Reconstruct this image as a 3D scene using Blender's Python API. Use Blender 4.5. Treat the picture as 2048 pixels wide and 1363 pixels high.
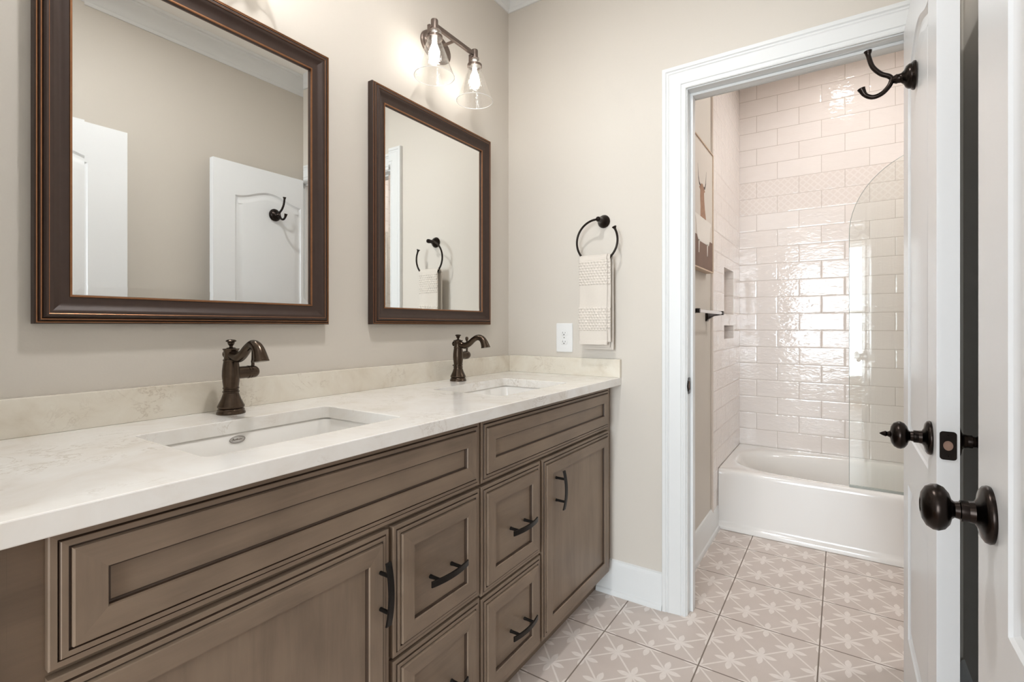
import bpy, bmesh, math, random
from math import sin, cos, pi, radians as R
from mathutils import Vector, Matrix
from mathutils.geometry import tessellate_polygon

for o in list(bpy.data.objects): bpy.data.objects.remove(o, do_unlink=True)
SC = bpy.context.scene
COL = SC.collection
random.seed(4)

# ------------------------------------------------------------------ camera
FPX = 989.304
cam_d = bpy.data.cameras.new('camera'); cam = bpy.data.objects.new('camera', cam_d); COL.objects.link(cam)
cam.location = (1.3538, 0.0, 1.14); cam.rotation_euler = (pi/2, 0, .5877)
cam_d.sensor_width = 36; cam_d.lens = FPX/2048*36; cam_d.shift_y = -(681.5-651.363)/2048
cam_d.clip_start = .02
SC.camera = cam
# ------------------------------------------------------------------ colour management, world, daylight
SC.view_settings.view_transform = 'Standard'; SC.view_settings.look = 'None'
SC.view_settings.gamma = 1.0; SC.view_settings.use_curve_mapping = False
SC.view_settings.exposure = 0.72
W = bpy.data.worlds.new('sky'); SC.world = W; W.use_nodes = True
bg = W.node_tree.nodes['Background']; bg.inputs[0].default_value = (.80, .90, 1, 1); bg.inputs[1].default_value = 1.5

def area(name, loc, rot, sx, sy, power, color):
    d = bpy.data.lights.new(name, 'AREA'); d.shape = 'RECTANGLE'; d.size = sx; d.size_y = sy
    d.energy = power; d.color = color
    o = bpy.data.objects.new(name, d); COL.objects.link(o); o.location = loc; o.rotation_euler = rot
    return o
# daylight through the tall bedroom window behind the camera
DAY = area('window_daylight', (1.35, -3.26, 1.36), (R(90), 0, 0), 1.5, 2.0, 88, (.86, .94, 1.0))
BULB = 16.5      # vanity bulbs (emission strength)
DOWN = 64.0      # recessed shower light
SIDE_FILL = 160.0     # added unseen fill light, tub room ceiling behind the open door
CEIL_FILL = 226.0      # added unseen fill light on the vanity room ceiling

# ------------------------------------------------------------------ node materials
class G:
    def __init__(s, name):
        s.m = bpy.data.materials.new(name); s.m.use_nodes = True
        s.t = s.m.node_tree; s.b = s.t.nodes['Principled BSDF']; s.out = s.t.nodes['Material Output']
    def n(s, typ, **kw):
        x = s.t.nodes.new(typ)
        for k, v in kw.items(): setattr(x, k, v)
        return x
    def link(s, a, b): s.t.links.new(a, b)
    def set(s, sock, v):
        if hasattr(v, 'is_output') or isinstance(v, bpy.types.NodeSocket): s.link(v, sock)
        else: sock.default_value = v
    def ma(s, op, a, b=0.0, c=None, clamp=False):
        x = s.n('ShaderNodeMath', operation=op, use_clamp=clamp)
        s.set(x.inputs[0], a); s.set(x.inputs[1], b)
        if c is not None: s.set(x.inputs[2], c)
        return x.outputs[0]
    def pos(s):
        g = s.n('ShaderNodeNewGeometry'); x = s.n('ShaderNodeSeparateXYZ'); s.link(g.outputs['Position'], x.inputs[0])
        return g.outputs['Position'], x.outputs[0], x.outputs[1], x.outputs[2]
    def noise(s, vec, scale, detail=3, rough=.5, dist=0.0):
        x = s.n('ShaderNodeTexNoise'); x.inputs['Scale'].default_value = scale; x.inputs['Detail'].default_value = detail
        x.inputs['Roughness'].default_value = rough; x.inputs['Distortion'].default_value = dist
        if vec is not None: s.link(vec, x.inputs['Vector'])
        return x.outputs[0]
    def mapv(s, vec, scale=(1, 1, 1), loc=(0, 0, 0), rot=(0, 0, 0)):
        x = s.n('ShaderNodeMapping'); s.link(vec, x.inputs[0])
        x.inputs['Scale'].default_value = scale; x.inputs['Location'].default_value = loc; x.inputs['Rotation'].default_value = rot
        return x.outputs[0]
    def mix(s, f, a, b):
        x = s.n('ShaderNodeMix', data_type='RGBA')
        s.set(x.inputs['Factor'], f); s.set(x.inputs['A'], a if not isinstance(a, tuple) else (*a, 1)[:4]); s.set(x.inputs['B'], b if not isinstance(b, tuple) else (*b, 1)[:4])
        return x.outputs['Result']
    def ramp(s, f, stops):
        x = s.n('ShaderNodeValToRGB'); s.link(f, x.inputs[0]); e = x.color_ramp.elements
        while len(e) < len(stops): e.new(.5)
        for i, (p, c) in enumerate(stops): e[i].position = p; e[i].color = (*c, 1) if isinstance(c, tuple) else (c, c, c, 1)
        return x.outputs[0]
    def bump(s, h, strength=.2, dist=.01):
        x = s.n('ShaderNodeBump'); x.inputs['Strength'].default_value = strength; x.inputs['Distance'].default_value = dist
        s.link(h, x.inputs['Height']); s.link(x.outputs[0], s.b.inputs['Normal']); return x.outputs[0]
    def p(s, **kw):
        for k, v in kw.items():
            i = s.b.inputs[k.replace('_', ' ')]
            if isinstance(v, tuple) and len(v) == 3: v = (*v, 1)
            s.set(i, v)
        return s

def lin(r, g, b):
    f = lambda c: (c/255/12.92 if c/255 <= .04045 else ((c/255+.055)/1.055)**2.4)
    return (f(r), f(g), f(b))

M = {}
def plain(name, col, rough=.5, metal=0.0, spec=.5, nscale=60, namt=.04, bump=0.0, coat=0.0):
    g = G(name); P, x, y, z = g.pos()
    n = g.noise(P, nscale, 3)
    k = 1-namt
    g.p(Base_Color=g.mix(n, tuple(c*k for c in col), tuple(min(1, c*(1+namt)) for c in col)), Roughness=rough, Metallic=metal)
    g.b.inputs['Specular IOR Level'].default_value = spec
    if coat: g.b.inputs['Coat Weight'].default_value = coat; g.b.inputs['Coat Roughness'].default_value = .08
    if bump: g.bump(n, bump, .002)
    M[name] = g.m; return g.m

plain('paint', lin(213, 206, 196), .55, nscale=220, namt=.012, bump=.06, spec=.35)
plain('ceiling_paint', lin(236, 233, 228), .7, nscale=200, namt=.01, bump=.05)
plain('trim_white', lin(227, 228, 227), .32, nscale=30, namt=.008)
plain('door_white', lin(234, 236, 238), .28, nscale=90, namt=.008, bump=.02)
plain('porcelain', lin(240, 237, 232), .08, nscale=5, namt=.006, coat=.4)
plain('tub_enamel', lin(240, 237, 233), .12, nscale=6, namt=.006, coat=.5)
plain('bronze', (.030, .0235, .0205), .27, 1.0, nscale=50, namt=.25)
plain('faucet_bronze', (.085, .062, .046), .25, 1.0, nscale=60, namt=.3)
plain('fixture_bronze', (.17, .13, .108), .42, .6, nscale=60, namt=.15)  # bronze lightened: glare haze round the bulbs is put into its colour
plain('pull_black', (.022, .019, .017), .38, .8, nscale=80, namt=.2)
plain('chrome', (.75, .75, .75), .12, 1.0, nscale=20, namt=.02)
plain('frame_brown', lin(60, 43, 35), .46, .15, nscale=40, namt=.16)
plain('frame_gold', lin(150, 105, 72), .34, .7, nscale=90, namt=.2)
plain('plastic_white', lin(234, 234, 233), .3, nscale=40, namt=.005)
plain('slot_dark', lin(50, 46, 42), .6, nscale=40, namt=.05)
plain('mark_grey', lin(128, 118, 110), .4, nscale=40, namt=.05)
plain('hole_brown', lin(150, 120, 105), .7, nscale=60, namt=.2)
plain('dark_gap', (.015, .012, .010), .8, nscale=40, namt=.1)
plain('hall_floor', lin(150, 112, 80), .45, nscale=8, namt=.12)
plain('niche_tile', lin(226, 214, 203), .15, nscale=12, namt=.02)
plain('pale_wood', lin(206, 182, 158), .5, nscale=20, namt=.1)

# mirror
g = G('mirror_glass'); P, x, y, z = g.pos(); g.p(Base_Color=(.90, .91, .895), Metallic=1.0, Roughness=.008); M['mirror_glass'] = g.m

# oil rubbed wood with grain, for stiles (vertical) and rails (horizontal)
def wood(name, stretch):
    g = G(name); P, x, y, z = g.pos()
    v = g.mapv(P, stretch)
    n1 = g.noise(v, 16, 5, .6, .6); n2 = g.noise(P, 5.5, 3, .5, .4); n3 = g.noise(g.mapv(P, tuple(q*3 for q in stretch)), 60, 2, .6)
    a = g.ma('ADD', g.ma('MULTIPLY', n1, .5), g.ma('ADD', g.ma('MULTIPLY', n2, .4), g.ma('MULTIPLY', n3, .1)))
    c = g.ramp(a, [(.32, lin(112, 96, 81)), (.5, lin(131, 113, 96)), (.68, lin(145, 126, 107))])
    g.p(Base_Color=c, Roughness=.42); g.b.inputs['Specular IOR Level'].default_value = .4
    g.bump(n3, .04, .002); M[name] = g.m
wood('wood_vertical', (1, 1, .10)); wood('wood_horizontal', (1, .10, 1))
plain('glaze', lin(66, 50, 38), .5, nscale=50, namt=.15)

# cream quartz / marble
def marble(name, c0, c1, c2):
    g = G(name); P, x, y, z = g.pos()
    d = g.noise(P, 6, 5, .6, 1.2)
    cloud = g.ramp(d, [(.35, c0), (.55, c1), (.72, c2)])
    vn = g.noise(g.mapv(P, (1, .8, 1), (3.1, 1.7, .4)), 15, 6, .65, 1.2)
    vein = g.ramp(g.ma('ABSOLUTE', g.ma('SUBTRACT', vn, .5)), [(.0, 1.0), (.007, .8), (.02, 0.0)])
    msk = g.ramp(g.noise(P, 7, 2), [(.5, 0.0), (.66, 1.0)])
    fac = g.ma('MULTIPLY', g.ma('MULTIPLY', vein, msk), .42)
    g.p(Base_Color=g.mix(fac, cloud, lin(170, 152, 130)), Roughness=.14)
    M[name] = g.m
marble('marble', lin(243, 241, 237), lin(238, 234, 228), lin(229, 223, 214))
marble('marble_beige', lin(233, 227, 214), lin(226, 218, 203), lin(215, 205, 188))

# patterned porcelain floor tile
g = G('floor_tile'); P, x, y, z = g.pos()
u = g.ma('DIVIDE', g.ma('SUBTRACT', x, .9526-3.361), .3361); v = g.ma('DIVIDE', g.ma('SUBTRACT', y, 2.771-3.469), .3469)
U, V = g.ma('MULTIPLY', u, 2.0), g.ma('MULTIPLY', v, 2.0)
def cell(a, off): return g.ma('SUBTRACT', g.ma('FRACT', g.ma('ADD', a, off)), .5)
def petals(ox):
    a, b = g.ma('ABSOLUTE', cell(U, ox)), g.ma('ABSOLUTE', cell(V, ox))
    L, wd = .30, .070
    def petal(p, q):
        t = g.ma('DIVIDE', p, L)
        sh = g.ma('MULTIPLY', g.ma('MULTIPLY', g.ma('POWER', t, 1.15), g.ma('SUBTRACT', 1.0, t, clamp=True)), 4*wd*.92)
        return g.ma('GREATER_THAN', sh, q)
    dot = g.ma('LESS_THAN', g.ma('ADD', a, b), .045)
    return g.ma('MAXIMUM', g.ma('MAXIMUM', petal(a, b), petal(b, a)), dot)
pet = g.ma('MAXIMUM', petals(.5), petals(0.0))
l1 = g.ma('ABSOLUTE', cell(g.ma('ADD', U, V), .5)); l2 = g.ma('ABSOLUTE', cell(g.ma('SUBTRACT', U, V), .5))
lines = g.ma('LESS_THAN', g.ma('MINIMUM', l1, l2), .026)
pat = g.ma('MAXIMUM', pet, lines)
gu = g.ma('ABSOLUTE', cell(u, .5)); gv = g.ma('ABSOLUTE', cell(v, .5))
gr = g.ma('LESS_THAN', g.ma('MINIMUM', gu, gv), .0068)
n = g.noise(P, 9, 4, .6); n2 = g.noise(P, 60, 3)
base = g.mix(n, lin(200, 187, 178), lin(213, 201, 193)); pc = g.mix(n2, lin(232, 223, 216), lin(239, 231, 225))
wn = g.ma('MULTIPLY', pat, g.ma('ADD', .62, g.ma('MULTIPLY', n2, .4)), clamp=True)
c = g.mix(wn, base, pc); c = g.mix(gr, c, lin(128, 115, 104))
g.p(Base_Color=c, Roughness=g.ma('ADD', .36, g.ma('MULTIPLY', gr, .4)))
g.bump(g.ma('SUBTRACT', 1.0, gr), .5, .0015); M['floor_tile'] = g.m

# glossy hand-made wall tile; ax = horizontal axis
def walltile(name, ax, off, accent):
    g = G(name); P, x, y, z = g.pos(); h = x if ax == 'x' else y
    r = g.ma('DIVIDE', g.ma('SUBTRACT', z, .334-1.11), .1110); row = g.ma('FLOOR', r)
    par = g.ma('MODULO', row, 2.0)
    c = g.ma('ADD', g.ma('DIVIDE', g.ma('SUBTRACT', h, off-2.47), .247), g.ma('MULTIPLY', par, .5))
    fr, fc = g.ma('ABSOLUTE', g.ma('SUBTRACT', g.ma('FRACT', g.ma('ADD', r, .5)), .5)), g.ma('ABSOLUTE', g.ma('SUBTRACT', g.ma('FRACT', g.ma('ADD', c, .5)), .5))
    dr, dc = g.ma('MULTIPLY', fr, .111), g.ma('MULTIPLY', fc, .247)
    dd = g.ma('MINIMUM', dr, dc)
    gr = g.ma('LESS_THAN', dd, .00135)
    edge = g.ma('MULTIPLY', g.ma('MINIMUM', dd, .008), 125.0)
    cid = g.n('ShaderNodeCombineXYZ'); g.link(g.ma('FLOOR', c), cid.inputs[0]); g.link(row, cid.inputs[1])
    wn = g.n('ShaderNodeTexWhiteNoise', noise_dimensions='2D'); g.link(cid.outputs[0], wn.inputs['Vector'])
    shift = g.n('ShaderNodeVectorMath', operation='ADD'); g.link(P, shift.inputs[0]); g.link(wn.outputs['Color'], shift.inputs[1])
    st = (1.0, 1.0, 2.0)
    wv = g.noise(g.mapv(shift.outputs[0], st), 16, 2, .45, .3)
    big = g.noise(g.mapv(shift.outputs[0], st), 5, 1, .4)
    tone = g.ma('ADD', g.ma('MULTIPLY', wn.outputs['Value'], .5), g.ma('MULTIPLY', wv, .5))
    col = g.mix(tone, lin(233, 224, 218), lin(241, 234, 229))
    rip = g.noise(g.mapv(shift.outputs[0], (1.0, 1.0, 2.4)), 30, 2, .45, .8)
    height = g.ma('ADD', g.ma('ADD', g.ma('ADD', g.ma('MULTIPLY', wv, .55), g.ma('MULTIPLY', rip, .46)), g.ma('MULTIPLY', big, .8)), g.ma('MULTIPLY', edge, .35))
    if accent:
        inb = g.ma('MULTIPLY', g.ma('GREATER_THAN', z, 1.888), g.ma('LESS_THAN', z, 2.110))
        p1 = g.ma('ABSOLUTE', g.ma('SUBTRACT', g.ma('FRACT', g.ma('MULTIPLY', g.ma('ADD', h, z), 24.0)), .5))
        p2 = g.ma('ABSOLUTE', g.ma('SUBTRACT', g.ma('FRACT', g.ma('MULTIPLY', g.ma('SUBTRACT', h, z), 24.0)), .5))
        q = g.ma('MULTIPLY', g.ma('LESS_THAN', g.ma('MINIMUM', p1, p2), .13), inb)
        col = g.mix(g.ma('MULTIPLY', inb, .55), col, lin(222, 210, 202)); col = g.mix(g.ma('MULTIPLY', q, .5), col, lin(240, 233, 228))
    col = g.mix(gr, col, lin(190, 178, 168))
    g.p(Base_Color=col, Roughness=g.ma('ADD', .035, g.ma('MULTIPLY', gr, .5)))
    g.bump(height, .55, .0034); M[name] = g.m
walltile('tile_back', 'x', 1.001, True); walltile('tile_side', 'y', 3.69, False)

# woven cotton for the towel
g = G('towel_cotton'); P, x, y, z = g.pos(); n = g.noise(P, 700, 2)
g.p(Base_Color=g.mix(n, lin(206, 197, 186), lin(224, 216, 206)), Roughness=.95); g.b.inputs['Sheen Weight'].default_value = .3
g.bump(n, .35, .001); M['towel_cotton'] = g.m

# thin clear glass: mostly transparent with mirror-like reflections
def glass(name, tint, r0, r1, seeds=False):
    g = G(name); t = g.n('ShaderNodeBsdfTransparent'); t.inputs[0].default_value = (*tint, 1)
    gl = g.n('ShaderNodeBsdfGlossy'); gl.inputs[0].default_value = (1, 1, 1, 1); gl.inputs['Roughness'].default_value = .02
    lw = g.n('ShaderNodeLayerWeight'); lw.inputs[0].default_value = .5
    f = g.ma('ADD', r0, g.ma('MULTIPLY', g.ma('POWER', lw.outputs['Facing'], 3.0), r1))
    mx = g.n('ShaderNodeMixShader')
    if seeds:
        P, x, y, z = g.pos(); vo = g.n('ShaderNodeTexVoronoi'); vo.inputs['Scale'].default_value = 260; g.link(P, vo.inputs['Vector'])
        sd = g.ma('LESS_THAN', vo.outputs['Distance'], .22)
        b = g.n('ShaderNodeBump'); b.inputs['Strength'].default_value = .5; b.inputs['Distance'].default_value = .002
        g.link(g.noise(P, 120, 2), b.inputs['Height']); g.link(b.outputs[0], gl.inputs['Normal'])
        f = g.ma('ADD', f, g.ma('MULTIPLY', sd, .30), clamp=True)
    g.link(f, mx.inputs[0]); g.link(t.outputs[0], mx.inputs[1]); g.link(gl.outputs[0], mx.inputs[2]); g.link(mx.outputs[0], g.out.inputs[0])
    M[name] = g.m
glass('shade_glass', (.95, .95, .945), .09, .8, True)
glass('screen_glass', (.96, .972, .96), .045, .5)

def emit(name, col, s):
    g = G(name); g.p(Base_Color=(1, 1, 1), Emission_Color=col, Emission_Strength=s); M[name] = g.m
emit('bulb_glow', (1, .95, .88), BULB); emit('downlight_glow', (1, .985, .972), DOWN); emit('side_fill_glow', (1, .98, .965), SIDE_FILL); emit('ceiling_fill_glow', (1, .995, .99), CEIL_FILL)

# canvas print paints
plain('canvas_sky', lin(222, 213, 203), .7, nscale=6, namt=.05); plain('canvas_floor', lin(128, 103, 90), .7, nscale=12, namt=.2)
plain('canvas_hair', lin(168, 130, 106), .7, nscale=60, namt=.3); plain('canvas_horn', lin(84, 70, 62), .7, nscale=60, namt=.1)
plain('canvas_tub', lin(238, 232, 224), .6, nscale=10, namt=.04)

# ------------------------------------------------------------------ mesh builder
def oset(o, label=None, cat=None, group=None, kind=None):
    for k, v in (('label', label), ('category', cat), ('group', group), ('kind', kind)):
        if v: o[k] = v
    return o
BASE = {}
def thing(name, loc, label, cat, group=None, kind=None):
    o = bpy.data.objects.new(name, None); COL.objects.link(o); o.location = loc; o.empty_display_size = .05
    return oset(o, label, cat, group, kind)
def base_of(o):
    b = Vector((0, 0, 0))
    while o is not None: b += Vector(o.location); o = o.parent
    return b

class MB:
    def __init__(s): s.v = []; s.f = []; s.mi = []
    def add(s, vs, fs, mi=0):
        b = len(s.v); s.v += [tuple(p) for p in vs]
        for q in fs: s.f.append(tuple(b+i for i in q)); s.mi.append(mi)
        return b
    def box(s, x0, y0, z0, x1, y1, z1, mi=0):
        s.add([(x0, y0, z0), (x1, y0, z0), (x1, y1, z0), (x0, y1, z0), (x0, y0, z1), (x1, y0, z1), (x1, y1, z1), (x0, y1, z1)],
              [(0, 3, 2, 1), (4, 5, 6, 7), (0, 1, 5, 4), (1, 2, 6, 5), (2, 3, 7, 6), (3, 0, 4, 7)], mi); return s
    def loops(s, loops, mis=0, cap0=False, cap1=False, closed=True, capmi=None):
        n = len(loops[0]); b = len(s.v)
        for l in loops: s.v += [tuple(p) for p in l]
        for k in range(len(loops)-1):
            for i in range(n if closed else n-1):
                j = (i+1) % n
                m = mis[k] if isinstance(mis, (list, tuple)) else mis
                if isinstance(m, (list, tuple)): m = m[i % len(m)]
                s.f.append((b+k*n+i, b+k*n+j, b+(k+1)*n+j, b+(k+1)*n+i)); s.mi.append(m)
        cm = capmi if capmi is not None else (mis if isinstance(mis, int) else 0)
        if cap0: s.f.append(tuple(b+i for i in reversed(range(n)))); s.mi.append(cm)
        if cap1: s.f.append(tuple(b+(len(loops)-1)*n+i for i in range(n))); s.mi.append(cm)
        return s
    def lathe(s, prof, o, axis=(0, 0, 1), n=32, mi=0, cap=True):
        o = Vector(o); a = Vector(axis).normalized(); t = Vector((0, 0, 1)) if abs(a.z) < .9 else Vector((1, 0, 0))
        e1 = a.cross(t).normalized(); e2 = a.cross(e1)
        L = [[o+a*h+(e1*cos(2*pi*i/n)+e2*sin(2*pi*i/n))*max(r, 1e-5) for i in range(n)] for r, h in prof]
        return s.loops(L, mi, cap, cap)
    def tube(s, pts, rad, n=14, mi=0, cap=True, sub=0):
        pts = [Vector(p) for p in pts]
        if not isinstance(rad, (list, tuple)): rad = [rad]*len(pts)
        if sub:
            q, r2 = [], []
            for i in range(len(pts)-1):
                p0, p1, p2, p3 = pts[max(i-1, 0)], pts[i], pts[i+1], pts[min(i+2, len(pts)-1)]
                for k in range(sub):
                    t = k/sub
                    q.append(.5*((2*p1)+(p2-p0)*t+(2*p0-5*p1+4*p2-p3)*t*t+(3*p1-p0-3*p2+p3)*t**3)); r2.append(rad[i]*(1-t)+rad[i+1]*t)
            q.append(pts[-1]); r2.append(rad[-1]); pts, rad = q, r2
        L = []; up = None
        for i, p in enumerate(pts):
            d = (pts[min(i+1, len(pts)-1)]-pts[max(i-1, 0)]).normalized()
            if up is None: up = d.cross(Vector((0, 0, 1)) if abs(d.z) < .9 else Vector((1, 0, 0))).normalized()
            up = (up-d*up.dot(d)).normalized(); w = d.cross(up)
            L.append([p+(up*cos(2*pi*k/n)+w*sin(2*pi*k/n))*rad[i] for k in range(n)])
        return s.loops(L, mi, cap, cap)
    def plate(s, outer, holes, f, d0, d1, mi=0, side=True):
        polys = [outer]+list(holes)
        tris = tessellate_polygon([[Vector((p[0], p[1], 0)) for p in q] for q in polys])
        flat = [p for q in polys for p in q]; n = len(flat)
        vs = [f(a, b, d0) for a, b in flat]+[f(a, b, d1) for a, b in flat]
        fs = [tuple(t) for t in tris]+[tuple(n+i for i in reversed(t)) for t in tris]
        if side:
            k = 0
            for q in polys:
                m = len(q)
                for i in range(m): j = (i+1) % m; fs.append((k+i, k+j, n+k+j, n+k+i))
                k += m
        s.add(vs, fs, mi); return s
    def build(s, name, mats, parent=None, smooth=None, bevel=0, segs=2, loc=None):
        me = bpy.data.meshes.new(name)
        b = base_of(parent) if parent is not None else Vector(loc or (0, 0, 0))
        me.from_pydata([tuple(Vector(p)-b) for p in s.v], [], s.f)
        for m in (mats if isinstance(mats, (list, tuple)) else [mats]): me.materials.append(M[m])
        for p, i in zip(me.polygons, s.mi): p.material_index = i
        bm = bmesh.new(); bm.from_mesh(me); bmesh.ops.remove_doubles(bm, verts=bm.verts, dist=1e-6)
        bmesh.ops.recalc_face_normals(bm, faces=bm.faces); bm.to_mesh(me); bm.free()
        if smooth is not None:
            for p in me.polygons: p.use_smooth = True
            me.set_sharp_from_angle(angle=R(smooth))
        o = bpy.data.objects.new(name, me); COL.objects.link(o)
        if parent is not None: o.parent = parent
        elif loc: o.location = loc
        if bevel:
            md = o.modifiers.new('bevel', 'BEVEL'); md.width = bevel; md.segments = segs; md.limit_method = 'ANGLE'; md.angle_limit = R(40)
        return o
def struct(name, mb, mats, label, cat, smooth=None, bevel=0):
    return oset(mb.build(name, mats, None, smooth, bevel), label, cat, kind='structure')
def rect(y0, y1, z0, z1, i=0.0): return [(y0+i, z0+i), (y1-i, z0+i), (y1-i, z1-i), (y0+i, z1-i)]
def rrect(a0, a1, b0, b1, r, n=6):
    out = []
    for cx, cy, st in ((a1-r, b0+r, -90), (a1-r, b1-r, 0), (a0+r, b1-r, 90), (a0+r, b0+r, 180)):
        for k in range(n+1):
            t = R(st+90*k/n); out.append((cx+r*cos(t), cy+r*sin(t)))
    return out
def offset(poly, d):
    n = len(poly); out = []
    for i in range(n):
        p0, p1, p2 = Vector(poly[i-1]), Vector(poly[i]), Vector(poly[(i+1) % n])
        e1, e2 = (p1-p0).normalized(), (p2-p1).normalized()
        n1, n2 = Vector((-e1.y, e1.x)), Vector((-e2.y, e2.x)); m = (n1+n2)
        m = m/max(.3, m.dot(n1)) if m.length > 1e-6 else n1
        out.append((p1.x+m.x*d, p1.y+m.y*d))
    return out
def copy_tree(o, delta, parent=None):
    c = o.copy(); COL.objects.link(c)
    if parent is None: c.location = Vector(o.location)+Vector(delta)
    else: c.parent = parent
    for ch in o.children: copy_tree(ch, delta, c)
    return c

L = 2.0008; CEILZ = 2.762; RW = 1.66; EY = .138; TW = .762; TB = 3.69; TRX = 2.285
# ------------------------------------------------------------------ the setting
m = MB().box(-.15, EY-.12, -.06, TRX+.1, TB+.1, 0)
struct('floor', m, 'floor_tile', 'beige floor tiles with pale flower and lattice pattern', 'floor')
m = MB().box(-.15, EY-.114, CEILZ, TRX+.1, TB+.1, CEILZ+.08)
struct('ceiling', m, 'ceiling_paint', 'white bathroom ceiling', 'ceiling')
struct('wall_left', MB().box(-.12, EY-.114, 0, 0, L+.114, CEILZ), 'paint', 'greige painted wall behind the vanity and mirrors', 'wall')
DX0, DX1, DZ = .850, 1.545, 2.068      # tub room door opening
m = MB().box(0, L, 0, DX0-.014, L+.114, CEILZ).box(DX1+.014, L, 0, TRX+.1, L+.114, CEILZ).box(DX0-.014, L, DZ+.014, DX1+.014, L+.114, CEILZ)
struct('wall_far', m, 'paint', 'greige wall with the towel ring and tub room doorway', 'wall')
struct('wall_right', MB().box(RW, EY-.114, 0, RW+.1, L, CEILZ), 'paint', 'greige wall behind the two open white doors', 'wall')
m = MB().box(0, EY-.114, 0, .546, EY, CEILZ).box(.546, EY-.114, 2.13, RW, EY, CEILZ).box(1.60, EY-.114, 0, RW, EY, 2.13)
struct('wall_entry', m, 'trim_white', 'white wall end at the left edge beside the vanity', 'wall')
struct('wall_tub_left', MB().box(TW-.1, L+.114, 0, TW, 2.853, CEILZ), 'paint', 'greige tub room wall holding the cow picture', 'wall')
# tiled left wall with two niches
NT = .772
m = MB(); ys = [2.853, 3.152, 3.452, TB+.01]; zs = [0, 1.062, 1.143, 1.212, 1.490, CEILZ]
for i in range(3):
    for k in range(5):
        if not (i == 1 and k in (1, 3)): m.box(TW-.1, ys[i], zs[k], NT, ys[i+1], zs[k+1])
for z0, z1 in ((1.062, 1.143), (1.212, 1.490)): m.box(TW-.1, 3.152, z0, TW-.085, 3.452, z1, 1)
tl = struct('wall_tub_tiled', m, ['tile_side', 'niche_tile'], 'tiled side wall with two recessed soap niches', 'wall')
MB().box(TW, 2.838, 0, NT+.002, 2.853, CEILZ).build('tile_edge', 'niche_tile', tl, bevel=.003)
struct('wall_tub_back', MB().box(TW-.1, TB, .0, TRX+.1, TB+.1, CEILZ), 'tile_back', 'glossy blush subway tile wall behind the bathtub', 'wall')
struct('wall_tub_right', MB().box(TRX, L+.114, 0, TRX+.1, TB, CEILZ), 'tile_side', 'tiled end wall of the tub hidden by the door', 'wall')

# crown moulding round the vanity room
prof = [(0, -.100), (.006, -.100), (.010, -.094), (.012, -.086), (.018, -.080), (.022, -.068), (.030, -.052), (.044, -.036), (.058, -.028), (.064, -.022), (.066, -.014), (.076, -.012), (.080, -.006), (.082, 0)]
def ring(i, dz): return [(0+i, EY+i, CEILZ+dz), (RW-i, EY+i, CEILZ+dz), (RW-i, L-i, CEILZ+dz), (0+i, L-i, CEILZ+dz)]
struct('trim_1', MB().loops([ring(i*1.05, z) for i, z in prof]), 'trim_white', 'white crown moulding along the ceiling', 'trim', smooth=30)
# baseboards
bprof = [(0, 0), (.024, 0), (.024, .010), (.021, .018), (.016, .022), (.0145, .026), (.0145, .108), (.012, .114), (.0125, .124), (.009, .132), (.007, .140), (0, .144)]
def baseboard(p0, p1, nrm): return MB().loops([[(p[0]+nrm[0]*t, p[1]+nrm[1]*t, z) for t, z in bprof] for p in (p0, p1)], 0, True, True)
struct('baseboard_far', baseboard((.47, L), (.7545, L), (0, -1)), 'trim_white', 'white baseboard between vanity and door casing', 'baseboard', smooth=30)
struct('baseboard_tub', baseboard((TW, L+.114), (TW, 2.968), (1, 0)), 'trim_white', 'white baseboard in the tub room by the bathtub', 'baseboard', smooth=30)
struct('baseboard_right', baseboard((RW, EY), (RW, L-.02), (-1, 0)), 'trim_white', 'white baseboard behind the open doors', 'baseboard', smooth=30)
# door casing, jambs and stops of the tub room doorway
cprof = [(0, 0), (0, .009), (.004, .0115), (.010, .0115), (.012, .009), (.017, .009), (.020, .0125), (.026, .0135), (.062, .017), (.066, .0195), (.070, .0165), (.073, .0165), (.077, .021), (.089, .022), (.091, .019), (.091, 0)]
def casing(y, sg, x0, x1, z1): return MB().loops([[(x0-i, y+sg*t, 0), (x0-i, y+sg*t, z1+i), (x1+i, y+sg*t, z1+i), (x1+i, y+sg*t, 0)] for i, t in cprof], closed=False)
struct('trim_2', casing(L, -1, DX0-.004, DX1+.004, DZ+.004), 'trim_white', 'white moulded casing around the tub room doorway', 'trim', smooth=25)
m = MB()
m.box(DX0-.014, L-.001, 0, DX0, L+.116, DZ); m.box(DX1, L-.001, 0, DX1+.014, L+.116, DZ); m.box(DX0-.014, L-.001, DZ, DX1+.014, L+.116, DZ+.014)
m.box(DX0, L+.040, 0, DX0+.011, L+.076, DZ-.011); m.box(DX1-.011, L+.040, 0, DX1, L+.076, DZ-.011); m.box(DX0, L+.040, DZ-.011, DX1, L+.076, DZ)
jb = struct('trim_3', m, 'trim_white', 'white door jamb with stop inside the tub room doorway', 'trim', bevel=.0015)
m = MB(); m.plate(rrect(L+.004, L+.036, .872, .936, .008), [rrect(L+.013, L+.029, .887, .921, .003)], lambda a, b, d: (DX0+d, a, b), 0, .0022)
m.tube([(DX0+.001, L+.004, .884), (DX0+.003, L-.002, .886), (DX0+.002, L-.004, .904), (DX0+.003, L-.002, .922), (DX0+.001, L+.004, .924)], .003, 8, sub=3)
oset(m.build('strike_plate', 'bronze', jb, 40), 'dark bronze strike plate')
MB().box(DX0, L+.013, .887, DX0+.0006, L+.029, .921).build('strike_hole', 'hole_brown', jb)
struct('trim_4', casing(L+.114, 1, DX0-.004, DX1+.004, DZ+.004), 'trim_white', 'white casing on the tub room side of the doorway', 'trim', smooth=25)

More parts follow.
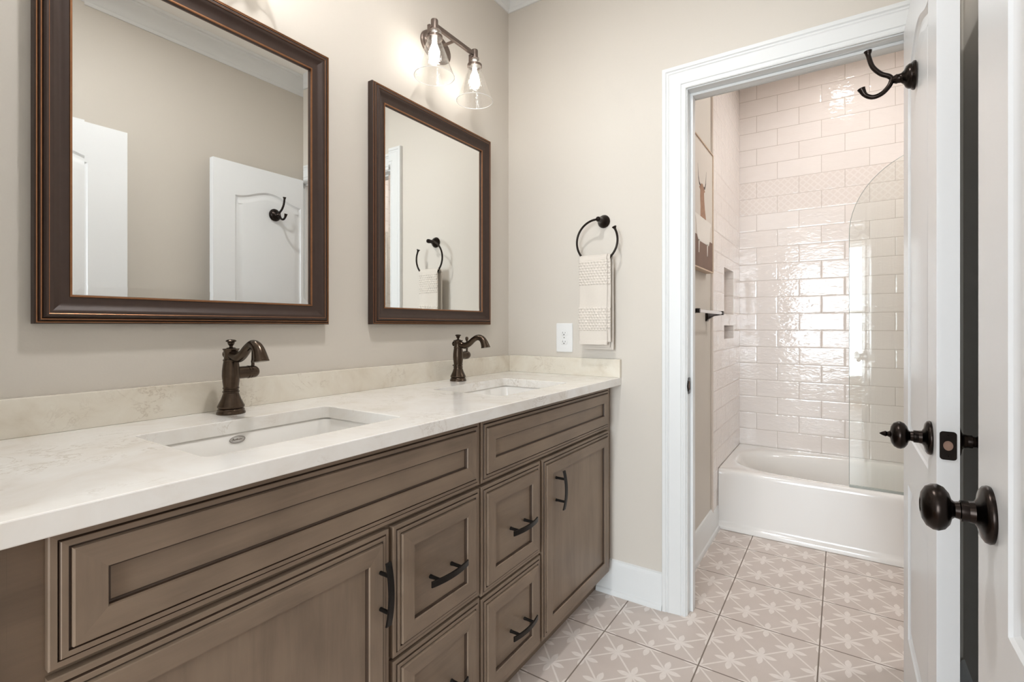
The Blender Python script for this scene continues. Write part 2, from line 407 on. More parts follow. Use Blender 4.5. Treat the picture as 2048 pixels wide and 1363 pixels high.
# adjoining bedroom behind the camera, with the tall window the daylight comes through
struct('floor_hall', MB().box(-1.2, -3.4, -.06, 3.6, EY-.12, -.002), 'hall_floor', 'wood floor of the adjoining room', 'floor')
struct('ceiling_hall', MB().box(-1.2, -3.4, CEILZ, 3.6, EY-.114, CEILZ+.08), 'ceiling_paint', 'ceiling of the adjoining room', 'ceiling')
m = MB().box(-1.2, -3.3, 0, .56, -3.2, CEILZ).box(2.14, -3.3, 0, 3.6, -3.2, CEILZ).box(.56, -3.3, 0, 2.14, -3.2, .32).box(.56, -3.3, 2.40, 2.14, -3.2, CEILZ)
struct('wall_back', m, 'paint', 'wall of the adjoining room around its window', 'wall')
struct('wall_hall_left', MB().box(-1.3, -3.3, 0, -1.2, EY-.114, CEILZ), 'paint', 'side wall of the adjoining room', 'wall')
struct('wall_hall_right', MB().box(3.6, -3.3, 0, 3.7, EY-.114, CEILZ), 'paint', 'other side wall of the adjoining room', 'wall')
m = MB().box(-1.2, EY-.114, 0, -.12, EY, CEILZ).box(RW+.1, EY-.114, 0, 3.6, EY, CEILZ)
struct('wall_hall_front', m, 'paint', 'wall of the adjoining room beside the bathroom', 'wall')
m = MB()
for x0, x1 in ((.56, .61), (2.09, 2.14), (1.325, 1.375)): m.box(x0, -3.24, .32, x1, -3.19, 2.40)
for z0, z1 in ((.32, .38), (2.34, 2.40), (1.33, 1.38)): m.box(.56, -3.235, z0, 2.14, -3.195, z1)
struct('window_1', m, 'trim_white', 'white window in the adjoining room', 'window')

# ------------------------------------------------------------------ doors
def door(name, x0, th, ylatch, sg, w, z0, z1, label, turn, st, zr):
    """leaf face at x0 faces the vanity; s runs from the latch edge to the hinge"""
    root = thing(name, (x0, ylatch+sg*w, z0), label, 'door', kind='structure')
    a0, a1 = st, w-st
    up = [(a0, zr), (a1, zr)]; N = 28
    for k in range(N+1):
        t = 1-k/N; up.append((a0+(a1-a0)*t, 1.880+.050*(.5-.5*cos(2*pi*t))))
    lo = rect(a0, a1, .215, .672)
    Y = lambda s_: ylatch+sg*s_
    m = MB(); m.plate(rect(0, w, z0, z1), [up, lo], lambda a, b, d: (x0+d, Y(a), b), 0, th)
    m.build('leaf', 'door_white', root)
    pp = [(0, 0), (.003, .004), (.010, .0085), (.020, .0085), (.027, .007), (.040, .0035), (.044, .003)]
    for hole in (up, lo):
        m = MB()
        for x, q in ((x0, 1), (x0+th, -1)):
            lp = [[(x+q*d, Y(a), b) for a, b in offset(hole, i)] for i, d in pp]
            b0 = len(m.v); m.loops(lp)
            m.plate(offset(hole, pp[-1][0]), [], lambda a, b, d: (x+q*d, Y(a), b), pp[-1][1], pp[-1][1], side=False)
        m.build('panel', 'door_white', root, smooth=20)
    kz = .895; ky = Y(.072)
    for q, x in ((-1, x0), (1, x0+th)):
        rose = MB().lathe([(.0, 0), (.036, 0), (.037, .003), (.0355, .007), (.031, .010), (.020, .0125), (.0145, .016), (.0135, .022)], (x, ky, kz), (q, 0, 0), 40).build('rosette', 'bronze', root, 40)
        kb = MB().lathe([(.0125, .018), (.0135, .022), (.0135, .030), (.0115, .031), (.0105, .036), (.013, .039), (.021, .0415), (.0275, .0465), (.0305, .053), (.0300, .059), (.026, .0655), (.018, .070), (.010, .0715), (.009, .0705), (0, .0705)], (x, ky, kz), (q, 0, 0), 40).build('door_knob', 'bronze', root, 30)
        if turn and q == -1:
            MB().lathe([(.006, .069), (.0075, .072), (.005, .077), (.0065, .080), (.004, .086), (.001, .091)], (x, ky, kz), (q, 0, 0), 16).build('turn_button', 'bronze', kb, 40)
    e = ylatch-sg*.0012
    c = x0+th/2
    fp = MB().plate(rrect(c-.0135, c+.0135, kz-.029, kz+.029, .006), [[(c+.008*cos(t), kz+.010*sin(t)) for t in [2*pi*k/20 for k in range(20)]]], lambda a, b, d: (a, ylatch-sg*d, b), 0, .0015).build('latch_plate', 'bronze', root)
    MB().box(c-.010, min(ylatch, e)+.0006, kz-.012, c+.010, max(ylatch, e)-.0003, kz+.012).build('latch_hole', 'hole_brown', fp)
    for dz in (-.021, .021):
        MB().lathe([(.0, 0), (.0042, 0), (.0038, .0022), (.001, .0022), (.001, .0015), (0, .0015)], (c, ylatch, kz+dz), (0, -sg, 0), 14).build('screw', 'bronze', fp, 40)
    return root
door('door_1', 1.517, .0365, 1.337, 1, .645, .012, 2.062, 'open white arched-panel door with bronze latch plate and robe hook', True, .119, .815)
door('door_2', 1.515, .0365, .949, -1, .76, .012, 2.062, 'nearest white door cut by the right edge with a big round knob', False, .150, .778)

# robe hook on the far door
hk = thing('robe_hook', (1.517, 1.689, 1.807), 'dark bronze double robe hook high on the open white door', 'hook')
hx, hy, hz = 1.517, 1.689, 1.807
MB().lathe([(0, 0), (.0365, 0), (.037, .004), (.034, .008), (.032, .009), (.0315, .014), (.027, .020), (.018, .024), (.0125, .030), (.0115, .036), (.0125, .040), (.009, .047), (.005, .052)], (hx, hy, hz), (-1, 0, 0), 40).build('base', 'bronze', hk, 35)
MB().tube([(hx-.047, hy, hz), (hx-.056, hy, hz+.012), (hx-.074, hy, hz+.024), (hx-.092, hy, hz+.048), (hx-.101, hy, hz+.080), (hx-.102, hy, hz+.090), (hx-.1025, hy, hz+.094)], [.006, .0062, .006, .006, .0058, .0085, .010], 16, sub=6).build('upper_prong', 'bronze', hk, 50)
MB().tube([(hx-.049, hy, hz+.003), (hx-.055, hy, hz-.014), (hx-.071, hy, hz-.031), (hx-.091, hy, hz-.036), (hx-.108, hy, hz-.026), (hx-.116, hy, hz-.010), (hx-.1175, hy, hz-.006)], [.006, .0062, .0062, .006, .006, .0088, .010], 16, sub=6).build('lower_prong', 'bronze', hk, 50)

# ------------------------------------------------------------------ vanity cabinets
XF = .550; FR = .528
WM = ['wood_vertical', 'wood_horizontal', 'glaze']
SIDES = (1, 0, 1, 0)
fprof = [(0, -.022, 's'), (0, -.009, 's'), (.0015, -.0075, 's'), (.0085, -.0075, 's'), (.0095, -.0105, 'g'), (.0110, -.0055, 'g'), (.012, -.0045, 's'), (.0185, -.0045, 's'), (.0195, -.0078, 'g'), (.0215, -.0078, 'g'), (.0225, -.001, 's'), (.024, 0, 's'), (.0575, 0, 's'), (.0590, -.003, 's'), (.0595, -.0082, 'g'), (.0612, -.0090, 'g'), (.0628, -.0090, 'g'), (.0629, -.0090, 's')]
def front(name, y0, y1, z0, z1, parent, vert=True):
    m = MB(); lp = [[(XF+d, a, b) for a, b in rect(y0, y1, z0, z1, i)] for i, d, _ in fprof]
    mis = [SIDES if t == 's' else 2 for _, _, t in fprof[1:]]
    m.loops(lp, mis, True, True, capmi=0 if vert else 1)
    return m.build(name, WM, parent)
def pull(name, y, z, vert, parent):
    m = MB(); n = 15; hl = .066; st = []
    for k in range(n):
        t = -1+2*k/(n-1); st.append((t*hl, .033-.009*t*t))
    def P(s_, off, w): return (XF+off, y+w, z+s_) if vert else (XF+off, y+s_, z+w)
    m.loops([[P(s_, o_+a, w) for a, w in ((-.0022, -.0078), (.0022, -.0070), (.0022, .0070), (-.0022, .0078))] for s_, o_ in st], 0, True, True)
    for s_ in (-.038, .038):
        m.lathe([(.0052, -.003), (.0044, .004), (.0042, .031)], P(s_, -.004 if True else 0, 0), (1, 0, 0), 14)
    return m.build(name, 'pull_black', parent, bevel=.0006, segs=1)
def cabinet(y0, y1, label, mirror):
    root = thing('vanity_cabinet', (.25, (y0+y1)/2, 0), label, 'cabinet', None)
    m = MB(); m.box(.003, y0, .10, FR-.001, y1, .70, 0)
    m.box(.003, y0, .70, .02, y1, .890, 0); m.box(.003, y0, .70, FR-.001, y0+.018, .890, 0); m.box(.003, y1-.018, .70, FR-.001, y1, .890, 0); m.box(FR-.020, y0, .70, FR-.001, y1, .890, 1)
    m.build('carcass', WM, root, bevel=.001)
    MB().box(.01, y0+.002, 0, .465, y1-.002, .10).build('toe_kick', 'wood_horizontal', root)
    return root
YM = 1.0625
cl = cabinet(EY+.0015, YM-.001, 'long wooden vanity cabinet unit at left under the larger mirror', False)
cr = cabinet(YM+.001, 1.998, 'wooden vanity cabinet unit beside the far wall, door on its right', True)
front('false_front', .190, 1.0600, .7130, .8820, cl, False)
dl = front('cabinet_door', .190, .7400, .112, .7030, cl); pull('handle', .7100, .585, True, dl)
d = front('drawer_front', .7520, 1.0600, .4160, .7030, cl, False); pull('handle', .9060, .5475, False, d)
d = front('drawer_front', .7520, 1.0600, .112, .4080, cl, False); pull('handle', .9060, .255, False, d)
front('false_front', 1.0680, 1.9500, .7130, .8820, cr, False)
d = front('drawer_front', 1.0680, 1.3830, .4060, .7030, cr, False); pull('handle', 1.2470, .545, False, d)
d = front('drawer_front', 1.0680, 1.3830, .112, .3980, cr, False); pull('handle', 1.2470, .2430, False, d)
dr = front('cabinet_door', 1.3960, 1.9500, .112, .7030, cr); pull('handle', 1.4880, .585, True, dr)

# ------------------------------------------------------------------ countertop with backsplashes
ZC, ZB = .922, .8905
S1 = (.182, .478, .402, .842); S2 = (.182, .478, 1.2615, 1.7015)
ct = thing('countertop', (.289, 1.07, ZB), 'long cream marble countertop with two sink cutouts above the wooden cabinets', 'countertop')
outer = [(.001, EY+.001), (.5775, EY+.001), (.5775, L-.001), (.001, L-.001)]
m = MB().plate(outer, [list(reversed(rrect(*S1, .016))), list(reversed(rrect(*S2, .016)))], lambda a, b, d: (a, b, d), ZB, ZC)
m.build('slab', 'marble', ct, bevel=.002)
oset(MB().box(.001, EY+.001, ZC, .020, L-.001, .999).build('backsplash', 'marble_beige', bevel=.0015), 'long beige marble backsplash strip along the wall behind the faucets', 'backsplash')
oset(MB().box(.0202, L-.021, ZC, .579, L-.001, .999).build('backsplash', 'marble_beige', bevel=.0015), 'short beige marble backsplash on the far wall under the outlet and towel', 'backsplash')

# ------------------------------------------------------------------ undermount sinks
def sink(S, label):
    x0, x1, y0, y1 = S
    root = thing('sink', ((x0+x1)/2, (y0+y1)/2, .750), label, 'sink', 'undermount sinks')
    e = .006
    def lp(i, r, z): return [(a, b, z) for a, b in rrect(x0-e+i, x1+e-i, y0-e+i, y1+e-i, max(r, .004), 7)]
    zt = ZB-.0006
    m = MB().loops([lp(-.022, .03, zt-.010), lp(-.022, .03, zt), lp(0, .022, zt), lp(.004, .024, zt-.004), lp(.010, .03, zt-.050), lp(.016, .035, zt-.105), lp(.026, .042, zt-.126), lp(.048, .05, zt-.135), lp(.10, .04, zt-.139), lp(.128, .02, zt-.140)], 0, False, True)
    m.loops([lp(-.022, .03, zt-.010), lp(-.004, .03, zt-.012), lp(.004, .035, zt-.10), lp(.03, .05, zt-.140), lp(.11, .04, zt-.148)], 0, False, True)
    b = m.build('basin', 'porcelain', root, 40)
    cx, cy = (x0+x1)/2, (y0+y1)/2
    MB().lathe([(0, .004), (.010, .004), (.016, .003), (.022, .0015), (.0225, 0)], (cx, cy, zt-.1405), (0, 0, 1), 24).build('drain', 'faucet_bronze', root, 40)
    # oval printed mark on the back wall of the bowl
    ey, ez, ex = cy-.018, .876, x0-e+.0058
    m = MB(); n = 40
    m.tube([(ex+.0014, ey+.0175*cos(2*pi*k/n), ez+.0078*sin(2*pi*k/n)) for k in range(n+1)], .0007, 6, cap=False)
    m.tube([(ex+.0014, ey+.0145*cos(2*pi*k/n), ez+.0057*sin(2*pi*k/n)) for k in range(n+1)], .0003, 6, cap=False)
    sc = [(-.0115, -.002), (-.0095, .0028), (-.0085, .0030), (-.0090, -.0015), (-.0075, .0008), (-.0062, -.0016), (-.0050, .0006), (-.0036, -.0014), (-.0022, .0010), (-.0012, -.0014), (.0002, .0026), (.0010, -.0014), (.0026, .0008), (.0040, -.0014), (.0054, .0008), (.0066, -.0014), (.0080, .0010), (.0096, -.0012), (.0115, .0006)]
    m.tube([(ex+.0014, ey+a, ez+b_) for a, b_ in sc], .0006, 6, sub=3)
    m.build('maker_mark', 'mark_grey', b)
    return root
sink(S1, 'white undermount sink nearer the camera with oval maker mark')
sink(S2, 'white undermount sink at the far end of the countertop')

# ------------------------------------------------------------------ faucets
def faucet(x, y, label):
    z = ZC; root = thing('faucet', (x, y, z), label, 'faucet', 'bronze faucets')
    MB().lathe([(0, 0), (.0325, 0), (.0325, .003), (.030, .008), (.0305, .010), (.0275, .014), (.030, .0155), (.0305, .019), (.0285, .023), (.022, .037), (.0178, .050), (.0178, .052), (.0190, .0535), (.0190, .056), (.0172, .057), (.0172, .061), (.0186, .0625), (.0186, .0645), (.0172, .066), (.0190, .080), (.0203, .094), (.0200, .106), (.0185, .120), (.0170, .130), (.0180, .132), (.0180, .134), (.0160, .136), (.0150, .146), (.0170, .157), (.0190, .160), (.0185, .1615), (.0120, .162), (.009, .164), (0, .164)], (x, y, z), n=40).build('body', 'faucet_bronze', root, 25)
    MB().lathe([(.0095, .160), (.0060, .1635), (.0038, .166), (.0040, .168), (.0070, .172), (.0082, .177), (.0120, .1795), (.0122, .181), (.0085, .1835), (0, .1845)], (x, y, z), n=28).build('finial', 'faucet_bronze', root, 30)
    MB().lathe([(.0085, .010), (.0085, .016), (.0105, .018), (.0105, .022), (.007, .026), (0, .027)], (x, y, z+.147), (-1, 0, 0), 22).build('back_cap', 'faucet_bronze', root, 30)
    m = MB().tube([(x+.010, y, z+.146), (x+.022, y, z+.142), (x+.038, y, z+.141), (x+.058, y, z+.150), (x+.080, y, z+.166), (x+.100, y, z+.1735), (x+.117, y, z+.169), (x+.128, y, z+.157), (x+.135, y, z+.141), (x+.136, y, z+.1375)],
                  [.013, .0125, .0125, .0115, .0105, .011, .0125, .0140, .0165, .0170], 20, sub=5)
    m.lathe([(.017, 0), (.0178, .002), (.0178, .0045), (.014, .005), (0, .005)], (x+.136, y, z+.139), (.16, 0, -1), 24)
    m.build('spout', 'faucet_bronze', root, 40)
    hd = MB().lathe([(.0155, .010), (.0155, .040), (.0165, .041), (.0165, .044), (.0150, .045), (.0150, .0475)], (x, y, z+.100), (0, 1, 0), 30).build('handle_hub', 'faucet_bronze', root, 25)
    MB().lathe([(.0145, .047), (.0160, .0485), (.0160, .056), (.0145, .062), (.0105, .067), (.0045, .069), (0, .0692)], (x, y, z+.100), (0, 1, 0), 30).build('handle_cap', 'faucet_bronze', hd, 30)
    MB().lathe([(.0042, .012), (.0040, .022), (.0048, .026), (.0036, .032), (.0032, .045), (.0034, .056), (.0048, .058), (.0062, .063), (.0066, .068), (.0050, .073), (0, .0745)], (x, y+.055, z+.100), (0, 0, 1), 18).build('lever', 'faucet_bronze', hd, 30)
    MB().tube([(x-.016, y, z+.060), (x-.024, y, z+.059), (x-.026, y, z+.062)], [.0022, .0022, .0034], 10).build('lift_rod', 'faucet_bronze', root, 40)
    return root
f1 = faucet(.085, .639, 'bronze single-handle faucet behind the nearer sink, under the large mirror')
f2 = copy_tree(f1, (0, 1.518-.639, 0)); f2['label'] = 'bronze single-handle faucet at the far sink near the room corner'

# ------------------------------------------------------------------ framed mirrors
mprof = [(0, .0, 0), (0, .021, 0), (.0025, .0245, 0), (.0045, .0245, 1), (.0052, .0215, 0), (.0062, .0250, 0), (.0085, .0285, 0), (.0105, .0285, 1), (.0113, .0255, 0), (.0130, .0290, 0), (.0165, .0325, 0), (.0200, .0325, 0), (.0212, .0318, 1), (.0220, .0300, 0),
         (.0250, .0292, 0), (.0300, .0255, 0), (.0360, .0220, 0), (.0430, .0192, 0), (.0500, .0178, 0), (.0555, .0172, 0), (.0562, .0190, 1), (.0595, .0190, 1), (.0605, .0160, 1), (.0615, .0090, 0)]
def mirror(y0, y1, z0, z1, label):
    root = thing('framed_mirror', (.002, (y0+y1)/2, z0), label, 'mirror', None)
    lp = [[(.002+d, a, b) for a, b in rect(y0, y1, z0, z1, i)] for i, d, _ in mprof]
    MB().loops(lp, [t for _, _, t in mprof[1:]]).build('frame', ['frame_brown', 'frame_gold'], root, smooth=22)
    i = .061; q = [(i-.003, .0105), (i+.0205, .0112)]
    m = MB().loops([[(.002+d, a, b) for a, b in rect(y0, y1, z0, z1, i_)] for i_, d in [(i-.003, .002)]+q], 0, True, True)
    m.build('glass', 'mirror_glass', root)
    return root
mirror(.290, .967, 1.1445, 1.9755, 'larger-looking bronze framed mirror at left above the nearer sink')
mirror(1.1385, 1.8200, 1.1455, 1.9785, 'bronze framed mirror beside the room corner under the wall light')

# ------------------------------------------------------------------ vanity lights
def vanity_light(yc, label):
    xl = .105; zt = 2.253
    root = thing('vanity_light', (0, yc, zt), label, 'wall light', 'vanity wall lights')
    n = 40
    def ell(ry, rz, x): return [(x, yc+ry*cos(2*pi*k/n), zt+rz*sin(2*pi*k/n)) for k in range(n)]
    MB().loops([ell(.086, .058, 0), ell(.086, .058, .006), ell(.082, .054, .010), ell(.074, .047, .011), ell(.070, .043, .016), ell(.066, .040, .019)], 0, True, True).build('backplate', 'fixture_bronze', root, 30)
    MB().tube([(.015, yc, zt-.004), (xl-.006, yc, zt-.004)], .0055, 14).build('arm', 'fixture_bronze', root, 40)
    MB().box(xl-.006, yc-.122, zt-.013, xl+.006, yc+.122, zt+.003).build('bar', 'fixture_bronze', root, bevel=.0015)
    for dy in (-.120, .120):
        y = yc+dy
        so = MB().lathe([(0, .014), (.0125, .014), (.0135, .012), (.0135, -.018), (.0180, -.020), (.0180, -.024), (.013, -.025), (0, -.025)], (xl, y, zt), n=24).build('socket', 'fixture_bronze', root, 30)
        MB().lathe([(0, -.024), (.0105, -.025), (.0105, -.060), (.008, -.064), (0, -.064)], (xl, y, zt), n=24).build('bulb_holder', 'plastic_white', so, 30)
        MB().lathe([(.0285, -.046), (.0297, -.0465), (.0297, -.0555), (.0285, -.056), (.0275, -.0555), (.0275, -.0465), (.0285, -.046)], (xl, y, zt), n=32, cap=False).build('clamp_band', 'fixture_bronze', so, 30)
        m = MB(); pts = [(.012, -.019), (.0285, -.019), (.0315, -.022), (.0315, -.062)]
        for (a, b), (c_, d_) in zip(pts[:-1], pts[1:]):
            m.box(xl-.0055, y-max(a, c_)-.0008, zt+min(b, d_)-.001, xl+.0055, y-min(a, c_)+.0008, zt+max(b, d_)+.001)
        m.lathe([(0, 0), (.0038, 0), (.0034, .003), (0, .004)], (xl, y-.0325, zt-.051), (0, -1, 0), 12)
        m.build('strap', 'fixture_bronze', so)
        gp = [(.0235, -.026), (.0255, -.030), (.0265, -.046), (.0265, -.064), (.0275, -.070), (.030, -.075), (.041, -.104), (.058, -.152), (.0735, -.193), (.0740, -.1945), (.0730, -.1945)]
        MB().lathe(gp, (xl, y, zt), n=48, cap=False).build('glass_shade', 'shade_glass', root, 60)
        MB().tube([(xl+.0737*cos(2*pi*k/48), y+.0737*sin(2*pi*k/48), zt-.194) for k in range(49)], .0011, 6, cap=False).build('shade_rim', 'plastic_white', root, 60)
        MB().lathe([(0, -.064), (.0085, -.065), (.0095, -.074), (.0140, -.086), (.0185, -.100), (.0195, -.110), (.0175, -.123), (.0115, -.133), (.0045, -.137), (0, -.1375)], (xl, y, zt), n=24).build('bulb', 'bulb_glow', root, 60)
    return root
v1 = vanity_light(1.479, 'bronze two-light wall fixture with clear seeded glass shades above the far mirror')
v2 = copy_tree(v1, (0, .632-1.479, 0)); v2['label'] = 'bronze two-light wall fixture above the left mirror, just out of frame'

# ------------------------------------------------------------------ towel ring, towel, outlet
tr = thing('towel_ring', (.499, L, 1.590), 'dark bronze open towel ring on the wall above the outlet', 'towel ring')
px, pz = .499, 1.5905; ry = L-.062
MB().lathe([(0, 0), (.0275, 0), (.0285, .003), (.0265, .008), (.022, .016), (.015, .024), (.0105, .032), (.0095, .044), (.0105, .050), (.0115, .058), (.0100, .066), (.0060, .070), (0, .071)], (px, L, pz), (0, -1, 0), 36).build('post', 'bronze', tr, 30)
rc = (.4925, 1.4975); rr = .0925
pts = [(rc[0]+rr*cos(R(t)), ry, rc[1]+rr*sin(R(t))) for t in [86+k*6 for k in range(51)]]
rad = [.0046]*len(pts)
m = MB().tube(pts, rad, 14)
e = Vector(pts[-1]); dd = (Vector(pts[-1])-Vector(pts[-2])).normalized()
m.lathe([(.0046, -.002), (.0050, .003), (.0065, .008), (.0095, .012), (.0098, .014), (0, .0145)], e, dd, 16)
m.build('ring', 'bronze', tr, 40)

def towel():
    root = thing('hand_towel', (.48, ry, 1.05), 'folded cream hand towel with textured bands hanging on the towel ring', 'towel')
    zt = 1.4165; R0 = .0125
    def strip(name, xa, xb, zbF, zbB, yF, yB, thick, bob):
        nx, prof = 46, []
        nz = 150
        # path: front bottom -> up -> over ring -> down the back
        for k in range(nz+1): z_ = zbF+(zt-zbF)*k/nz; prof.append((yF, z_, 'f'))
        for k in range(1, 12):
            t = pi*k/12; prof.append(((yF+yB)/2-(yB-yF)/2*cos(t), zt+(R0+.012)*sin(t), 't'))
        nb = 60
        for k in range(nb+1): z_ = zt-(zt-zbB)*k/nb; prof.append((yB, z_, 'b'))
        def bump(x, z_, seg):
            t = (1.441-z_)/.382
            o = 0
            if seg == 'f':
                if (.082 < t < .335) or (.578 < t < .832):
                    p, q = (x-xa)/.0135, z_/.0115
                    row = math.floor(q); fx = (p+.5*(row % 2)) % 1-.5; fz = q % 1-.5
                    o = .0046*max(0, 1-(fx*fx+fz*fz)*5.0)+.0006
                elif t > .955: o = .0035
                elif .345 < t < .57: o = .0004*sin(z_*2600)
                elif t > .84: o = .0003*sin(z_*2600)
            return o
        outer, inner = [], []
        for y_, z_, seg in prof:
            ro, ri = [], []
            for i in range(nx*2+1):
                u = i/(nx*2); x = xa+(xb-xa)*u
                wv = .0018*sin(6*u+z_*18)+.0016*sin(11*u+1.3)
                pinch = 1-.04*max(0, (z_-1.40)/.03)
                x = (xa+xb)/2+(x-(xa+xb)/2)*pinch
                roll = .0035*(1-min(1, min(u, 1-u)*18))**2
                if seg == 'f': o = -bump(x, z_, seg)-wv+roll; zz = z_
                elif seg == 't': o = 0; zz = z_
                else: o = bump(x, z_, seg)+wv; zz = z_
                ro.append((x, y_+o, zz)); ri.append((x, y_+(thick if seg == 'f' else (-thick if seg == 'b' else 0)), zz-(thick if seg == 't' else 0)))
            outer.append(ro); inner.append(ri)
        m = MB(); loops_ = [a+list(reversed(b)) for a, b in zip(outer, inner)]
        m.loops(loops_, 0, True, True)
        return m.build(name, 'towel_cotton', root, 60)
    strip('outer_fold', .4175, .5460, 1.062, 1.050, ry-.0175, ry+.0175, .0055, True)
    strip('inner_fold', .4240, .5580, 1.074, 1.040, ry-.0105, ry+.0270, .0045, True)
    return root
towel()

ou = thing('wall_outlet', (.308, L, 1.022), 'white duplex electrical outlet on the wall left of the towel', 'outlet')
m = MB().loops([[(a, L-d, b) for a, b in rrect(.2675+i, .3495-i, 1.022+i, 1.152-i, .005, 4)] for i, d in ((0, 0), (0, .004), (.0015, .0055), (.004, .006))], 0, False, True)
m.build('cover_plate', 'plastic_white', ou, 30)
for dz in (-.020, .020):
    cx, cz = .3085, 1.087+dz
    rcp = MB().loops([[(cx+.0165*cos(t)*k_, L-d, cz+max(-.0115, min(.0115, .0165*sin(t)))*k_) for t in [2*pi*j/40 for j in range(40)]] for k_, d in ((1.06, .0062), (1.0, .0078), (.96, .0080))], 0, False, True).build('receptacle', 'plastic_white', ou, 30)
    m = MB().box(cx-.0072, L-.0086, cz-.001, cx-.0058, L-.0078, cz+.0065).box(cx+.0055, L-.0086, cz-.0005, cx+.0070, L-.0078, cz+.0055)
    m.lathe([(.0024, 0), (.0024, .0008)], (cx, L-.0078, cz-.0062), (0, -1, 0), 12); m.build('slots', 'slot_dark', rcp)
MB().lathe([(0, 0), (.003, 0), (.0025, .001), (0, .001)], (.3085, L-.006, 1.087), (0, -1, 0), 12).build('cover_screw', 'chrome', ou, 30)

# ------------------------------------------------------------------ tub room: picture, towel bar, bathtub, glass screen
pc = thing('framed_picture', (TW, 2.515, 1.412), 'framed picture of a brown cow in a white bathtub, left in the tub room', 'picture')
PX = .800; py0, py1, pz0, pz1 = 2.305, 2.722, 1.412, 2.026
lp = [[(x_, a, b) for a, b in rect(py0, py1, pz0, pz1, i)] for i, x_ in ((0, TW+.001), (0, PX), (.006, PX), (.006, PX-.006))]
MB().loops(lp, 0).build('frame', 'pale_wood', pc)
cv = MB().box(TW+.004, py0+.005, pz0+.005, PX-.005, py1-.005, pz1-.005).build('canvas', 'canvas_sky', pc)
X = lambda k: PX-.0048+k*.0004
A = lambda pts: [(2.515+a, 1.412+b) for a, b in pts]
m = MB().plate([(py0+.008, pz0+.008), (py1-.008, pz0+.008), (py1-.008, 1.567), (py0+.008, 1.567)], [], lambda a, b, d: (d, a, b), X(0)-.0004, X(0))
m.build('painted_floor', 'canvas_floor', cv)
m = MB().plate(A([(-.060, .225), (-.058, .30), (-.066, .345), (-.062, .375), (-.085, .385), (-.060, .398), (-.038, .412), (-.012, .412), (.010, .398), (.034, .385), (.012, .375), (.016, .345), (.030, .30), (.062, .24), (.060, .215)]), [], lambda a, b, d: (d, a, b), X(1)-.0004, X(1))
m.build('painted_cow', 'canvas_hair', cv)
for sg in (-1, 1):
    hp = [(2.49+sg*a, 1.412+b) for a, b in ((.030, .388), (.060, .398), (.078, .425), (.086, .490), (.072, .432), (.056, .410), (.030, .402))]
    MB().plate(hp if sg == 1 else hp[::-1], [], lambda a, b, d: (d, a, b), X(1)-.0004, X(1)).build('painted_horn', 'canvas_horn', cv)
m = MB().plate(A([(-.165, .240), (-.170, .250), (.165, .250), (.172, .240), (.150, .225), (.135, .155), (.115, .130), (-.100, .130), (-.130, .155), (-.150, .225)]), [], lambda a, b, d: (d, a, b), X(2)-.0004, X(2))
for a in (-.09, .085): m.plate(A([(a-.010, .135), (a+.012, .135), (a+.004, .075), (a-.006, .075)]), [], lambda a_, b, d: (d, a_, b), X(2)-.0004, X(2))
m.build('painted_tub', 'canvas_tub', cv)

tb = thing('towel_bar', (TW, 2.47, 1.19), 'dark metal towel bar below the cow picture', 'towel bar')
bx, bz = .838, 1.206
for y in (2.215, 2.728):
    MB().loops([[(x_, y+a, bz+dz+b) for a, b in rrect(-w, w, -h, h, .003, 3)] for x_, w, h, dz in ((TW, .022, .030, -.012), (TW+.006, .022, .030, -.012), (TW+.012, .016, .022, -.010), (TW+.04, .010, .012, -.003), (bx-.004, .0085, .010, 0), (bx+.010, .0085, .010, 0))], 0, True, True).build('post', 'bronze', tb, 30)
MB().lathe([(.0075, 0), (.0075, .513)], (bx, 2.215, bz), (0, 1, 0), 16).build('rod', 'chrome', tb, 40)  # bright rod metal stands in for the highlight along the dark bar
for y, q in ((2.215, -1), (2.728, 1)): MB().lathe([(.008, 0), (.0105, .006), (.0105, .012), (.007, .018), (0, .019)], (bx, y, bz), (0, q, 0), 16).build('end_cap', 'bronze', tb, 40)

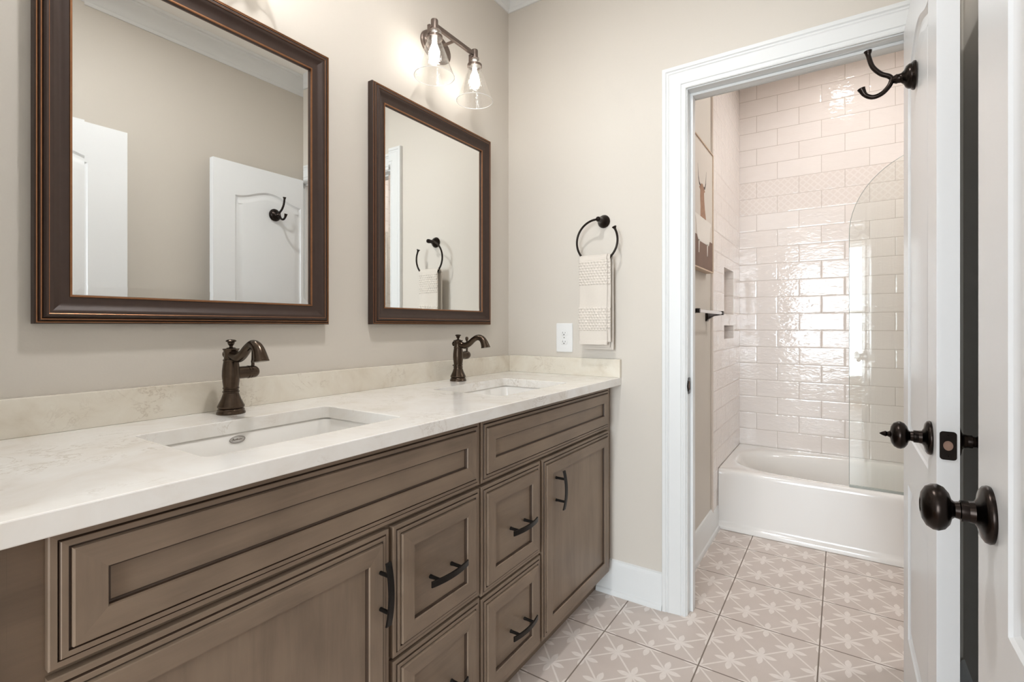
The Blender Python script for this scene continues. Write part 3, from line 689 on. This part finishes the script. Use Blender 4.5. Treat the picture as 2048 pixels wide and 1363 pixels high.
def bathtub():
    root = thing('bathtub', (1.52, 3.33, 0), 'white alcove bathtub with smooth apron against the tiled wall', 'bathtub')
    x0, x1, y0, y1 = NT+.002, TRX-.002, 2.972, TB-.002
    N = 40
    sq = []
    for k in range(N): sq.append((-1+2*k/N, -1))
    for k in range(N): sq.append((1, -1+2*k/N))
    for k in range(N): sq.append((1-2*k/N, 1))
    for k in range(N): sq.append((-1, 1-2*k/N))
    def rc_(z, fr=0.0, ins=0.0):
        return [((x0+x1)/2+a*((x1-x0)/2-ins), (y0+y1)/2+b*((y1-y0)/2-ins)+(fr if b == -1 else 0), z) for a, b in sq]
    def ov(cx, cy, hx_, hy_, z, ex):
        out = []
        for a, b in sq:
            t = math.atan2(b, a); c_, s_ = cos(t), sin(t); r_ = (abs(c_)**ex+abs(s_)**ex)**(-1/ex)
            out.append((cx+hx_*r_*c_, cy+hy_*r_*s_, z))
        return out
    m = MB().loops([rc_(0, -.006), rc_(.002, -.012), rc_(.020, -.012), rc_(.028, -.008), rc_(.034, 0), rc_(.05, .001), rc_(.295, .003), rc_(.312, .004), rc_(.322, .007), rc_(.330, .013), rc_(.334, .022),
                    ov(1.52, 3.325, .720, .318, .3345, 5), ov(1.515, 3.325, .700, .300, .333, 3.4), ov(1.512, 3.325, .690, .290, .327, 3.0), ov(1.51, 3.325, .672, .276, .30, 2.8), ov(1.505, 3.325, .63, .25, .18, 2.8), ov(1.50, 3.325, .57, .215, .09, 2.8), ov(1.50, 3.325, .50, .17, .065, 2.6), ov(1.50, 3.325, .2, .07, .06, 2.2)], 0, False, True)
    m.build('shell', 'tub_enamel', root, 50)
    MB().lathe([(0, .004), (.02, .003), (.027, 0)], (1.98, 3.325, .060), (0, 0, 1), 20).build('drain', 'faucet_bronze', root, 40)
bathtub()

gs = thing('glass_screen', (1.83, 3.0, .336), 'clear glass tub screen with rounded top standing on the tub rim', 'shower screen')
gx0, gx1, gz0, gz1, gr_ = 1.386, 2.250, .346, 2.000, .40
op = [(gx0, gz0), (gx1, gz0), (gx1, gz1)]+[(gx0+gr_+gr_*cos(R(t)), gz1-gr_+gr_*sin(R(t))) for t in range(90, 181, 5)]
MB().plate(op, [], lambda a, b, d: (a, d, b), 2.997, 3.003, side=False).build('pane', 'screen_glass', gs)
plain('glass_edge', lin(172, 176, 170), .2, nscale=20, namt=.05)
MB().tube([(a, 3.0, b) for a, b in op[3:]+[op[0]]], .0016, 6).build('pane_edge', 'glass_edge', gs, 60)
MB().box(gx0, 2.996, .3345, gx1, 3.004, .346).build('bottom_seal', 'glass_edge', gs)
MB().box(gx1, 2.988, .336, TRX, 3.012, 2.00).build('wall_channel', 'chrome', gs, bevel=.002)

# ------------------------------------------------------------------ ceiling lights: shower light plus added fills
def downlight(x, y, label, mat):
    root = thing('recessed_light', (x, y, CEILZ), label, 'ceiling light')
    MB().lathe([(.085, 0), (.085, -.004), (.078, -.007), (.066, -.005), (.062, -.001)], (x, y, CEILZ), n=40, cap=False).build('trim_ring', 'plastic_white', root, 40)
    MB().lathe([(0, -.002), (.063, -.002), (.063, -.0005), (0, -.0005)], (x, y, CEILZ), n=40).build('lens', mat, root, 40)
downlight(1.36, 3.18, 'round recessed ceiling light above the bathtub', 'downlight_glow')
downlight(2.02, 2.55, 'added round fill light on the tub room ceiling behind the open door', 'side_fill_glow')
downlight(.73, .84, 'added round fill light on the vanity room ceiling', 'ceiling_fill_glow')
